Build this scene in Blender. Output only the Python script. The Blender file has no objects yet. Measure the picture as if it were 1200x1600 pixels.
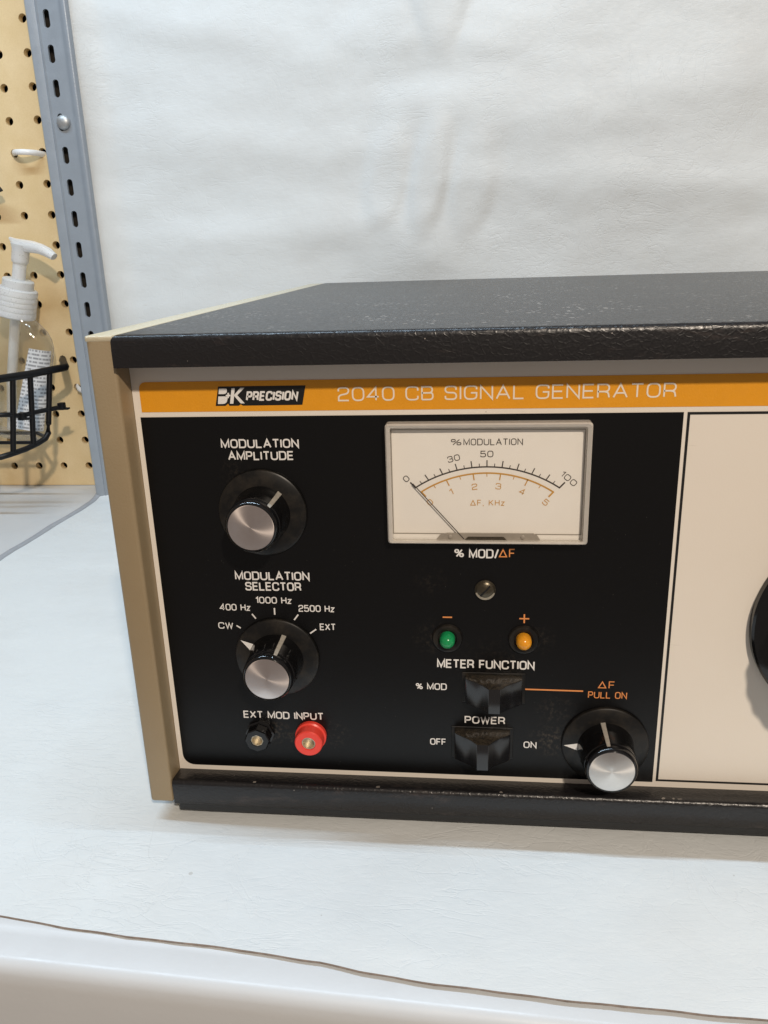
import bpy, bmesh, math, random
import numpy as np
from mathutils import Vector, Matrix, noise as mnoise
random.seed(7)
SC = bpy.context.scene
COL = SC.collection
S = 1.37e-3            # one modelling unit is 1.37 mm
PI = math.pi

# ---------------------------------------------------------------- camera
cd = bpy.data.cameras.new('camera'); cam = bpy.data.objects.new('camera', cd); COL.objects.link(cam)
Rr = ((0.99411012, 0.10397684, -0.03055973), (0.00333708, -0.31121688, -0.95033306), (-0.10832333, 0.94463372, -0.30973082))
m = Matrix(((Rr[0][0], -Rr[1][0], -Rr[2][0]), (Rr[0][1], -Rr[1][1], -Rr[2][1]), (Rr[0][2], -Rr[1][2], -Rr[2][2])))
cam.matrix_world = Matrix.Translation(Vector((90.496, -184.092, 147.292)) * S) @ m.to_4x4()
cd.sensor_fit = 'VERTICAL'; cd.sensor_height = 24.0; cd.lens = 24.0 * 1259.25 / 1600
cd.clip_start = 0.005; cd.clip_end = 50
SC.camera = cam

# ---------------------------------------------------------------- light
W = bpy.data.worlds.new('World'); SC.world = W; W.use_nodes = True
bg = W.node_tree.nodes['Background']; bg.inputs[0].default_value = (1.0, 0.86, 0.77, 1); bg.inputs[1].default_value = 0.22
def area(name, loc, target, sx, sy, power, color, shape='RECTANGLE'):
    l = bpy.data.lights.new(name, 'AREA'); l.shape = shape; l.size = sx * S; l.size_y = sy * S; l.energy = power; l.color = color
    o = bpy.data.objects.new(name, l); COL.objects.link(o); o.location = Vector(loc) * S
    o.rotation_euler = (Vector(target) - Vector(loc)).to_track_quat('-Z', 'Y').to_euler(); return o
area('bench_tube_light', (-140, 12, 640), (-140, 12, 0), 640, 3.5, 6.8, (0.63, 0.82, 1.0))
area('room_light', (400, -800, 752), (110, 0, 60), 50, 50, 16.8, (1.0, 0.86, 0.71), 'DISK')
SC.view_settings.view_transform = 'Standard'; SC.view_settings.look = 'None'; SC.view_settings.exposure = 0.0; SC.view_settings.gamma = 1.0
SC.view_settings.use_curve_mapping = False

# ---------------------------------------------------------------- materials
class NT:
    def __init__(s, name):
        s.m = bpy.data.materials.new(name); s.m.use_nodes = True; s.t = s.m.node_tree; s.n = s.t.nodes; s.b = s.n['Principled BSDF']
    def new(s, typ, **kw):
        n = s.n.new(typ)
        for k, v in kw.items(): setattr(n, k, v)
        return n
    def link(s, a, b): s.t.links.new(a, b)
    def coords(s, scale=(1, 1, 1), rot=(0, 0, 0)):
        g = s.new('ShaderNodeNewGeometry'); mp = s.new('ShaderNodeMapping')
        mp.inputs['Scale'].default_value = [c / S for c in scale]; mp.inputs['Rotation'].default_value = rot
        s.link(g.outputs['Position'], mp.inputs['Vector']); return mp.outputs[0]
    def noise(s, vec, scale, detail=4, rough=.55, dist=0, typ='FBM'):
        n = s.new('ShaderNodeTexNoise', noise_type=typ); n.normalize = True if typ == 'FBM' else False
        n.inputs['Scale'].default_value = scale; n.inputs['Detail'].default_value = detail; n.inputs['Roughness'].default_value = rough; n.inputs['Distortion'].default_value = dist
        s.link(vec, n.inputs['Vector']); return n.outputs['Fac']
    def rng(s, v, a, b, c=0., d=1., smooth=False):
        r = s.new('ShaderNodeMapRange'); r.interpolation_type = 'SMOOTHSTEP' if smooth else 'LINEAR'
        for i, x in enumerate((a, b, c, d)): r.inputs[i + 1].default_value = x
        s.link(v, r.inputs[0]); return r.outputs[0]
    def math(s, op, a, b=None):
        n = s.new('ShaderNodeMath', operation=op)
        for i, x in enumerate((a, b)):
            if x is None: continue
            if isinstance(x, (int, float)): n.inputs[i].default_value = x
            else: s.link(x, n.inputs[i])
        return n.outputs[0]
    def mix(s, f, a, b):
        n = s.new('ShaderNodeMix', data_type='RGBA')
        if isinstance(f, (int, float)): n.inputs[0].default_value = f
        else: s.link(f, n.inputs[0])
        for i, x in ((6, a), (7, b)):
            if isinstance(x, tuple): n.inputs[i].default_value = (*x[:3], 1)
            else: s.link(x, n.inputs[i])
        return n.outputs[2]
    def bump(s, h, strength, dist):
        n = s.new('ShaderNodeBump'); n.inputs['Strength'].default_value = strength; n.inputs['Distance'].default_value = dist * S
        s.link(h, n.inputs['Height']); return n
    def set(s, **kw):
        for k, v in kw.items():
            i = s.b.inputs[k]
            if hasattr(v, 'is_linked'): s.link(v, i)
            elif isinstance(v, tuple): i.default_value = (*v, 1) if i.type == 'RGBA' else v
            else: i.default_value = v
        return s
def simple(name, c, r=.5, metal=0., var=.12, scale=.4, bump=0., bscale=2., **kw):
    t = NT(name); v = t.coords(); f = t.noise(v, scale, 5)
    lo = tuple(x * (1 - var) for x in c); hi = tuple(min(1, x * (1 + var)) for x in c)
    t.set(**{'Base Color': t.mix(f, lo, hi), 'Metallic': metal, 'Roughness': t.rng(t.noise(v, scale * 3, 3), .3, .7, max(0, r - .06), min(1, r + .06))}, **kw)
    if bump:
        t.link(t.bump(t.noise(v, bscale, 3), 1.0, bump).outputs[0], t.b.inputs['Normal'])
    return t.m

def specks(t, scale, size, keep):
    """small scattered dots: 1 where a speck lies"""
    v = t.new('ShaderNodeTexVoronoi'); v.inputs['Scale'].default_value = scale; t.link(t.coords(), v.inputs['Vector'])
    sep = t.new('ShaderNodeSeparateColor'); t.link(v.outputs['Color'], sep.inputs[0])
    gate = t.math('GREATER_THAN', sep.outputs[0], keep)
    sz = t.math('MULTIPLY', sep.outputs[1], size)
    return t.math('MULTIPLY', gate, t.math('LESS_THAN', v.outputs['Distance'], sz))
def smudge(t, spots, scale=.5):
    """dust patches of irregular outline round the given points (units)"""
    g = t.new('ShaderNodeNewGeometry'); acc = None
    n = t.noise(t.coords(), scale, 6, .7)
    for (p, r, a) in spots:
        d = t.new('ShaderNodeVectorMath', operation='DISTANCE'); t.link(g.outputs['Position'], d.inputs[0]); d.inputs[1].default_value = [c * S for c in p]
        f = t.math('MULTIPLY', t.rng(d.outputs['Value'], r * S, r * .25 * S, 0, a), t.rng(n, .50, .72))
        acc = f if acc is None else t.math('MAXIMUM', acc, f)
    return acc

def m_vinyl():
    t = NT('white_vinyl')
    c1 = t.coords((1, 1, 1)); warp = t.noise(c1, .03, 3)
    hz = t.coords((.35, 1, 1), (.0, .22, 0)); hz2 = t.coords((1, .6, .42), (0, -.6, .25))
    def lines(vec, sc, w, dist=1.0):
        n = t.noise(vec, sc, 4, .55, dist); return t.rng(t.math('ABSOLUTE', t.math('SUBTRACT', n, .5)), 0, w, 1, 0, True)
    m1 = t.rng(t.noise(c1, .016, 3), .36, .72, .0, 1, True); m2 = t.rng(t.noise(hz, .022, 3), .36, .74, .0, 1, True); m3 = t.rng(t.noise(hz2, .02, 2), .5, .64, 0, 1, True)
    crease = t.math('ADD', t.math('MULTIPLY', lines(hz, .085, .020), m1), t.math('ADD', t.math('MULTIPLY', lines(hz2, .065, .018), m2), t.math('MULTIPLY', lines(hz, .20, .035), t.math('MAXIMUM', m3, .25))))
    grain = t.noise(hz, .75, 6, .62, .5)
    soft = t.noise(c1, .055, 3, .5)
    h = t.math('ADD', t.math('MULTIPLY', crease, -.06), t.math('ADD', t.math('MULTIPLY', grain, .10), t.math('MULTIPLY', soft, .7)))
    t.link(t.bump(h, .8, 1.1).outputs[0], t.b.inputs['Normal'])
    dirt = t.rng(t.noise(c1, .02, 5, .6), .45, .75)
    col = t.mix(dirt, (.685, .715, .72), (.65, .67, .668))
    col = t.mix(t.math('MULTIPLY', specks(t, .05, .03, .7), .4), col, (.35, .32, .28))
    t.set(**{'Base Color': col, 'Roughness': t.rng(grain, .3, .7, .44, .58), 'Specular IOR Level': .45}); return t.m
def m_lid():
    t = NT('black_textured_paint'); c = t.coords(); cs = t.coords((.8, 1, 1), (0, .3, .5))
    g = t.noise(c, 1.6, 3, .6)
    wn = t.new('ShaderNodeTexNoise'); wn.inputs['Scale'].default_value = .35; wn.inputs['Detail'].default_value = 2; t.link(cs, wn.inputs['Vector'])
    ad = t.new('ShaderNodeVectorMath', operation='MULTIPLY_ADD'); t.link(wn.outputs['Color'], ad.inputs[0]); ad.inputs[1].default_value = (3.2,) * 3; t.link(cs, ad.inputs[2])
    vo = t.new('ShaderNodeTexVoronoi', feature='DISTANCE_TO_EDGE'); vo.inputs['Scale'].default_value = .62; t.link(ad.outputs[0], vo.inputs['Vector'])
    h = t.math('ADD', t.math('MULTIPLY', t.rng(vo.outputs['Distance'], 0, .22, 1, 0, True), 1.0), t.math('MULTIPLY', g, .8))
    t.link(t.bump(h, .8, .036).outputs[0], t.b.inputs['Normal'])
    ch = t.math('MULTIPLY', specks(t, 1.6, .26, .985), t.rng(t.noise(c, .07, 3), .48, .6))
    gn = t.new('ShaderNodeNewGeometry'); sz = t.new('ShaderNodeSeparateXYZ'); t.link(gn.outputs['True Normal'], sz.inputs[0])
    fleck = t.math('MULTIPLY', t.math('MULTIPLY', specks(t, .75, .5, .76), t.math('GREATER_THAN', sz.outputs[2], .996)), t.rng(t.noise(c, .03, 4), .42, .6))
    ch = t.math('MAXIMUM', ch, t.math('MULTIPLY', fleck, .9))
    lay = t.rng(t.noise(t.coords((.25, 1, 1), (0, 0, .1)), .25, 5, .7), .58, .72, 0, .6)
    col = t.mix(lay, (.010, .0095, .0105), (.06, .045, .04)); col = t.mix(t.math('MULTIPLY', ch, .85), col, (.42, .38, .34))
    t.set(**{'Base Color': col, 'Roughness': t.rng(g, .3, .7, .27, .40), 'Specular IOR Level': .5}); return t.m
def m_field():
    t = NT('black_panel_ink')
    sp = t.math('MULTIPLY', specks(t, .17, .034, .4), .8)
    sp2 = t.math('MAXIMUM', t.math('MULTIPLY', specks(t, .5, .06, .9), .6), t.math('MULTIPLY', specks(t, 1.1, .14, .88), t.rng(t.noise(t.coords(), .035, 5, .65), .50, .72, 0, .30)))
    sm = smudge(t, [((111.5, 7, 20), 6, .8), ((36, 7, 20), 5, .7), ((41, 7, 18), 3, .6), ((28, 7, 97), 3, .0), ((80, 7, 66), 5, .2), ((31, 7, 95), 5, .2), ((113, 7, 29), 6, .4), ((53, 7, 20), 5, .4), ((80, 7, 50), 6, .3), ((108, 7, 50), 5, .3), ((96, 7, 41), 12, .15)], .9)
    col = t.mix(sm, (.0032, .0032, .0035), (.10, .08, .06)); col = t.mix(t.math('MAXIMUM', sp, sp2), col, (.38, .35, .31))
    n = t.noise(t.coords(), 2.5, 2)
    t.link(t.bump(n, .12, .15).outputs[0], t.b.inputs['Normal'])
    t.set(**{'Base Color': col, 'Roughness': .34, 'Specular IOR Level': .3}); return t.m
def m_cream():
    t = NT('cream_panel_paint'); c = t.coords(); f = t.noise(c, .05, 4)
    sp = specks(t, .07, .02, .55); sc = t.rng(t.noise(t.coords((.12, 1, 1.6), (0, .5, 0)), .5, 2, .5, 1.5), .76, .80, 0, .5)
    col = t.mix(f, (.79, .73, .645), (.83, .77, .685)); col = t.mix(t.math('MAXIMUM', t.math('MULTIPLY', sp, .8), t.math('MULTIPLY', sc, .25)), col, (.22, .16, .12))
    t.link(t.bump(t.noise(c, 2.2, 2), .15, .12).outputs[0], t.b.inputs['Normal'])
    t.set(**{'Base Color': col, 'Roughness': .5}); return t.m
def m_peg():
    t = NT('tan_hardboard'); c = t.coords(); f = t.noise(c, .035, 5, .6); g = t.noise(c, 1.2, 3)
    col = t.mix(t.rng(f, .3, .7), (.73, .545, .285), (.83, .645, .38)); col = t.mix(t.math('MULTIPLY', t.rng(g, .35, .7), .2), col, (.58, .40, .19))
    col = t.mix(t.math('MULTIPLY', specks(t, .06, .05, .6), .55), col, (.20, .13, .07))
    t.set(**{'Base Color': col, 'Roughness': .48}); return t.m
def m_cheek():
    t = NT('bronze_side_paint'); c = t.coords(); f = t.noise(c, .08, 4); g = t.noise(c, 1.6, 2)
    col = t.mix(f, (.285, .215, .125), (.325, .25, .15))
    sc = t.rng(t.noise(t.coords((1.4, 1, .35), (0, .6, 0)), .33, 4, .7, 1.), .70, .78, 0, .7)
    col = t.mix(t.math('MULTIPLY', sc, .55), col, (.52, .42, .28)); col = t.mix(t.math('MULTIPLY', specks(t, .09, .035, .5), .8), col, (.08, .05, .03))
    t.link(t.bump(g, .25, .2).outputs[0], t.b.inputs['Normal'])
    t.set(**{'Base Color': col, 'Roughness': .45}); return t.m
def m_cap(name, tint):
    t = NT(name); tg = t.new('ShaderNodeTangent'); tg.direction_type = 'RADIAL'; tg.axis = 'Y'
    t.link(tg.outputs[0], t.b.inputs['Tangent'])
    f = t.noise(t.coords(), .5, 5, .7)
    t.set(**{'Base Color': t.mix(f, tuple(x * .88 for x in tint), tint), 'Metallic': 1., 'Roughness': .36, 'Anisotropic': .85}); return t.m
def m_glass(name, tint=(1, 1, 1), ior=1.45, gloss=.04):
    """thin clear pane: lets light straight through and mirrors by Fresnel"""
    t = NT(name); tr = t.new('ShaderNodeBsdfTransparent'); tr.inputs[0].default_value = (*tint, 1); gl = t.new('ShaderNodeBsdfGlossy'); gl.inputs['Roughness'].default_value = gloss
    lw = t.new('ShaderNodeLayerWeight'); lw.inputs[0].default_value = .5; fr = t.math('ADD', .045, t.math('MULTIPLY', t.math('POWER', lw.outputs['Facing'], 5.), .7)); mx = t.new('ShaderNodeMixShader')
    t.link(fr, mx.inputs[0]); t.link(tr.outputs[0], mx.inputs[1]); t.link(gl.outputs[0], mx.inputs[2]); t.link(mx.outputs[0], t.n['Material Output'].inputs[0]); return t.m
def m_label(name, base, ink, rows, warm=None):
    """tiny unreadable print on a bottle label: rows of short dashes"""
    t = NT(name); g = t.new('ShaderNodeTexCoord'); sp = t.new('ShaderNodeSeparateXYZ'); t.link(g.outputs['Object'], sp.inputs[0])
    z = t.math('MULTIPLY', sp.outputs[2], rows / S)
    row = t.math('LESS_THAN', t.math('FRACT', z), .5)
    cmb = t.new('ShaderNodeCombineXYZ'); t.link(t.math('MULTIPLY', sp.outputs[0], 1 / S), cmb.inputs[0]); t.link(t.math('MULTIPLY', t.math('FLOOR', z), 7.3), cmb.inputs[2])
    n = t.new('ShaderNodeTexNoise'); n.inputs['Scale'].default_value = 1.1; n.inputs['Detail'].default_value = 3; t.link(cmb.outputs[0], n.inputs['Vector'])
    f = t.math('MULTIPLY', row, t.rng(n.outputs['Fac'], .42, .5))
    t.set(**{'Base Color': t.mix(t.math('MULTIPLY', f, .6), base, ink), 'Roughness': .4}); return t.m

M = {}
M['vinyl'] = m_vinyl(); M['lid'] = m_lid(); M['field'] = m_field(); M['cream'] = m_cream(); M['peg'] = m_peg(); M['cheek'] = m_cheek()
M['lit_bronze'] = simple('lit_bronze_paint', (.56, .50, .36), .32, var=.06, scale=.2, bump=.08)  # side panel bronze paled by overhead light, put into the colour
M['orange'] = simple('orange_ink', (.80, .335, .010), .45, var=.06, scale=.3, bump=.05)
M['white_ink'] = simple('white_ink', (.84, .82, .79), .5, var=.03, scale=1)
M['title_ink'] = simple('pale_title_ink', (.86, .76, .62), .5, var=.05, scale=1)
M['orange_ink'] = simple('orange_lettering_ink', (.80, .30, .09), .5, var=.06, scale=1)
M['black_ink'] = simple('black_ink', (.006, .006, .006), .45, var=.2, scale=1)
M['plastic'] = simple('black_knob_plastic', (.005, .005, .0055), .12, var=.3, scale=.8)
t = NT('dusty_black_skirt'); sm = t.rng(t.noise(t.coords(), .22, 6, .65), .42, .8, 0, .22)
t.set(**{'Base Color': t.mix(t.math('MAXIMUM', sm, t.math('MULTIPLY', specks(t, .5, .06, .85), .5)), (.006, .0058, .0056), (.13, .105, .075)), 'Roughness': .36, 'Specular IOR Level': .35}); M['skirt'] = t.m
M['worn'] = simple('worn_silver_mark', (.52, .49, .43), .36, metal=.3, var=.35, scale=1.2)
M['cap_pink'] = m_cap('spun_aluminium_dull', (.78, .70, .66)); M['cap_white'] = m_cap('spun_aluminium_bright', (.82, .79, .75))
M['switch'] = simple('black_switch_plastic', (.009, .009, .0095), .24, var=.3, scale=.5)
t = NT('dusty_switch'); du = t.rng(t.noise(t.coords(), 1.1, 6, .75), .36, .8, .05, .5)
geo = t.new('ShaderNodeNewGeometry'); sx = t.new('ShaderNodeSeparateXYZ'); t.link(geo.outputs['Normal'], sx.inputs[0])
t.set(**{'Base Color': t.mix(t.math('MULTIPLY', du, t.rng(sx.outputs[2], .5, .9)), (.009, .009, .010), (.14, .11, .07)), 'Roughness': .19, 'Specular IOR Level': .7}); M['switch'] = t.m
M['red'] = simple('red_jack_plastic', (.86, .065, .045), .36, var=.08, scale=.6)
M['brass'] = simple('brass', (.66, .60, .48), .5, metal=1, var=.2, scale=.8)
M['steel'] = simple('bright_steel', (.62, .60, .57), .3, metal=1, var=.15, scale=.6)
M['bolt'] = simple('dull_zinc', (.45, .46, .46), .45, metal=.7, var=.15)
M['dark_metal'] = simple('dark_screw_metal', (.10, .085, .06), .32, metal=.8, var=.3, scale=.8)
M['green'] = simple('green_lens', (.012, .30, .10), .16, var=.15, scale=.8, **{'Subsurface Weight': .25, 'Subsurface Radius': (.003, .003, .003), 'Subsurface Scale': .5})
M['amber'] = simple('amber_lens', (.80, .34, .02), .16, var=.15, scale=.8, **{'Subsurface Weight': .25, 'Subsurface Radius': (.003, .003, .003), 'Subsurface Scale': .5})
M['plate'] = simple('white_scale_plate', (.93, .905, .86), .5, var=.03, scale=.1)
M['bezel'] = simple('clear_grey_bezel_plastic', (.72, .68, .62), .14, var=.12, scale=.3, **{'Transmission Weight': .3, 'IOR': 1.48})
M['pane'] = m_glass('clear_meter_window', (.97, .96, .94))
M['mech'] = simple('grey_meter_mechanism', (.33, .30, .26), .45, var=.2, scale=.5)
M['scale_black'] = simple('scale_black_ink', (.045, .036, .03), .5, var=.1)
M['scale_orange'] = simple('scale_orange_ink', (.62, .33, .06), .5, var=.1)
M['chassis'] = simple('dark_chassis', (.012, .012, .012), .5)
M['rubber'] = simple('black_rubber', (.012, .012, .012), .7)
M['bench'] = simple('white_bench_enamel', (.60, .62, .635), .34, var=.05, scale=.03, bump=.03, bscale=.5)
M['grey_strip'] = simple('grey_edge_strip', (.34, .36, .39), .45, var=.12, scale=.15)
M['brown_edge'] = simple('brown_cut_edge', (.24, .195, .165), .75, var=.65, scale=.5)
M['post'] = simple('grey_post_enamel', (.29, .325, .365), .36, metal=.15, var=.10, scale=.10, bump=.08, bscale=1.5)
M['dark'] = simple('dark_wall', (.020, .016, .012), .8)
M['wire'] = simple('black_wire_coating', (.004, .004, .005), .42, **{'Specular IOR Level': .3})
M['white_plastic'] = simple('white_plastic', (.84, .84, .83), .35, var=.04)
M['pump'] = simple('translucent_white_plastic', (.86, .87, .87), .32, var=.03, **{'Transmission Weight': .35, 'IOR': 1.3, 'Subsurface Weight': .3, 'Subsurface Radius': (.01, .01, .01), 'Subsurface Scale': .4})
t = NT('clear_bottle_plastic'); tr = t.new('ShaderNodeBsdfTransparent'); tr.inputs[0].default_value = (.965, .968, .96, 1)
bn = t.bump(t.noise(t.coords((1, 1, .4)), .10, 3), .5, 1.6)
gl = t.new('ShaderNodeBsdfGlossy'); gl.inputs['Roughness'].default_value = .05; t.link(bn.outputs[0], gl.inputs['Normal'])
df = t.new('ShaderNodeBsdfTranslucent'); df.inputs[0].default_value = (.85, .86, .86, 1)
lw = t.new('ShaderNodeLayerWeight'); lw.inputs[0].default_value = .5; t.link(bn.outputs[0], lw.inputs['Normal'])
m1 = t.new('ShaderNodeMixShader'); t.link(t.math('ADD', .15, t.math('MULTIPLY', t.math('POWER', lw.outputs['Facing'], 2.), .4)), m1.inputs[0]); t.link(tr.outputs[0], m1.inputs[1]); t.link(df.outputs[0], m1.inputs[2])
m2 = t.new('ShaderNodeMixShader'); t.link(t.math('ADD', .06, t.math('MULTIPLY', t.math('POWER', lw.outputs['Facing'], 4.), .7)), m2.inputs[0]); t.link(m1.outputs[0], m2.inputs[1]); t.link(gl.outputs[0], m2.inputs[2]); t.link(m2.outputs[0], t.n['Material Output'].inputs[0]); M['bottle'] = t.m
M['label'] = m_label('back_label_print', (.72, .73, .74), (.05, .05, .06), .40)
M['front_label'] = m_label('front_label_print', (.80, .74, .52), (.22, .25, .34), .12)

# ---------------------------------------------------------------- geometry helpers (all coordinates in units)
def obj(name, bm, mat, parent=None, base=(0, 0, 0), angle=35, kind=None):
    """links the bmesh as one mesh object; its vertices are given in world units"""
    L = Vector(parent['base']) if parent is not None else Vector(base)
    for v in bm.verts: v.co = (v.co - L) * S
    bm.normal_update()
    me = bpy.data.meshes.new(name); bm.to_mesh(me); bm.free()
    o = bpy.data.objects.new(name, me); COL.objects.link(o)
    for mt in (mat if isinstance(mat, list) else [mat]): me.materials.append(mt)
    if angle:
        for p in me.polygons: p.use_smooth = True
        me.set_sharp_from_angle(angle=math.radians(angle))
    if parent is not None: o.parent = parent
    else: o.location = L * S
    o['base'] = list(L)
    if kind: o['kind'] = kind
    return o
def tag(o, label, cat=None, group=None, kind=None):
    o['label'] = label
    if cat: o['category'] = cat
    if group: o['group'] = group
    if kind: o['kind'] = kind
    return o
def thing(name, loc, label, cat, group=None):
    o = bpy.data.objects.new(name, None); COL.objects.link(o); o.location = Vector(loc) * S; o['base'] = list(loc); o.empty_display_size = .01
    return tag(o, label, cat, group)
def box(bm, a, b, bev=0, seg=2, mi=0):
    vs = [bm.verts.new((x, y, z)) for x in (a[0], b[0]) for y in (a[1], b[1]) for z in (a[2], b[2])]
    fs = [bm.faces.new([vs[i] for i in q]) for q in ((0, 1, 3, 2), (4, 6, 7, 5), (0, 4, 5, 1), (2, 3, 7, 6), (0, 2, 6, 4), (1, 5, 7, 3))]
    for f in fs: f.material_index = mi
    if bev:
        es = {e for f in fs for e in f.edges}
        bmesh.ops.bevel(bm, geom=list(es), offset=bev, segments=seg, profile=.5, affect='EDGES')
    return bm
def lathe(bm, c, prof, n=48, axis='y', mi=0, mod=None):
    """profile of (radius, height) about an axis through c; axis y points out of the panel (towards -y)"""
    rings = []
    for r, h in prof:
        ring = []
        for k in range(n):
            a = 2 * PI * k / n; rr = r * (mod(a, h) if mod else 1)
            if axis == 'y': p = (c[0] + rr * math.cos(a), c[1] - h, c[2] + rr * math.sin(a))
            else: p = (c[0] + rr * math.cos(a), c[1] + rr * math.sin(a), c[2] + h)
            ring.append(bm.verts.new(p))
        rings.append(ring)
    for A, B in zip(rings, rings[1:]):
        for k in range(n):
            q = (A[k], A[(k + 1) % n], B[(k + 1) % n], B[k])
            f = bm.faces.new(q if axis != 'y' else q); f.material_index = mi
    for ring, h in ((rings[0], 0), (rings[-1], 1)):
        if (prof[0] if h == 0 else prof[-1])[0] > 1e-6:
            try: bm.faces.new(ring).material_index = mi
            except ValueError: pass
    bmesh.ops.recalc_face_normals(bm, faces=bm.faces[:])
    return bm
def tube(bm, pts, r, n=10, closed=False, flat=None):
    pts = [Vector(p) for p in pts]; N = len(pts); rings = []
    up0 = Vector((0, 0, 1))
    for i, p in enumerate(pts):
        a = pts[(i - 1) % N] if (closed or i > 0) else p; b = pts[(i + 1) % N] if (closed or i < N - 1) else p
        d = (b - a).normalized(); up = up0 if abs(d.dot(up0)) < .95 else Vector((0, 1, 0))
        s = d.cross(up).normalized(); u = s.cross(d)
        rr = r[i] if isinstance(r, (list, tuple)) else r
        rings.append([bm.verts.new(p + s * (rr * math.cos(2 * PI * k / n)) + u * (rr * (flat or 1) * math.sin(2 * PI * k / n))) for k in range(n)])
    for i in range(N if closed else N - 1):
        A, B = rings[i], rings[(i + 1) % N]
        for k in range(n): bm.faces.new((A[k], A[(k + 1) % n], B[(k + 1) % n], B[k]))
    if not closed: bm.faces.new(rings[0][::-1]); bm.faces.new(rings[-1])
    return bm
def prism(bm, poly, y0, y1, mi=0):
    """polygon in x,z pushed from y0 (front) to y1"""
    A = [bm.verts.new((x, y0, z)) for x, z in poly]; B = [bm.verts.new((x, y1, z)) for x, z in poly]
    n = len(poly); bm.faces.new(A).material_index = mi; bm.faces.new(B[::-1]).material_index = mi
    for k in range(n): bm.faces.new((A[k], B[k], B[(k + 1) % n], A[(k + 1) % n])).material_index = mi
    bmesh.ops.recalc_face_normals(bm, faces=bm.faces[:]); return bm
def fillet(pts, closed=False, seg=7):
    """polyline whose points may carry a corner radius"""
    out = []; n = len(pts)
    for i, p in enumerate(pts):
        r = p[2] if len(p) > 2 else 0; P = Vector(p[:2])
        if r and (closed or 0 < i < n - 1):
            A = Vector(pts[i - 1][:2]); B = Vector(pts[(i + 1) % n][:2]); da = A - P; db = B - P
            ra = min(r, da.length * .499); rb = min(r, db.length * .499); a = P + da.normalized() * ra; b = P + db.normalized() * rb
            k = .62
            for j in range(seg + 1):
                u = j / seg; c1 = a + (P - a) * k; c2 = b + (P - b) * k
                q = a * (1 - u) ** 3 + c1 * 3 * u * (1 - u) ** 2 + c2 * 3 * u * u * (1 - u) + b * u ** 3
                out.append(tuple(q))
        else: out.append(tuple(P))
    res = [out[0]]
    for q in out[1:]:
        if (Vector(q) - Vector(res[-1])).length > 1e-5: res.append(q)
    if closed and (Vector(res[0]) - Vector(res[-1])).length < 1e-5: res.pop()
    return res
EPS = [0]
def ribbon(bm, pts, w, y, closed=False, mi=0):
    """flat ink stroke of width w on the plane at depth y; every stroke lies a hair above the last"""
    EPS[0] = (EPS[0] + 1) % 9; yy = y - EPS[0] * .004
    P = [Vector(p) for p in pts]; n = len(P); L = []; R = []
    for i in range(n):
        d1 = (P[i] - P[i - 1]).normalized() if (i > 0 or closed) else None
        d2 = (P[(i + 1) % n] - P[i]).normalized() if (i < n - 1 or closed) else None
        if d1 is None: d1 = d2
        if d2 is None: d2 = d1
        n1 = Vector((-d1.y, d1.x)); n2 = Vector((-d2.y, d2.x)); mm = n1 + n2
        if mm.length < 1e-4: mm = n1
        mm.normalize(); k = 1 / max(.38, mm.dot(n1))
        L.append(bm.verts.new((P[i].x + mm.x * w / 2 * k, yy, P[i].y + mm.y * w / 2 * k)))
        R.append(bm.verts.new((P[i].x - mm.x * w / 2 * k, yy, P[i].y - mm.y * w / 2 * k)))
    for i in range(n if closed else n - 1):
        j = (i + 1) % n
        bm.faces.new((L[i], R[i], R[j], L[j])).material_index = mi
def rrect(x0, z0, x1, z1, r=(0, 0, 0, 0), seg=7):
    """corner radii: bottom left, bottom right, top right, top left"""
    return fillet([(x0, z0, r[0]), (x1, z0, r[1]), (x1, z1, r[2]), (x0, z1, r[3])], True, seg)
def flat(bm, poly, y, mi=0):
    f = bm.faces.new([bm.verts.new((x, y, z)) for x, z in poly]); f.material_index = mi; f.normal_update()
    if f.normal.y > 0: f.normal_flip()

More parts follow.
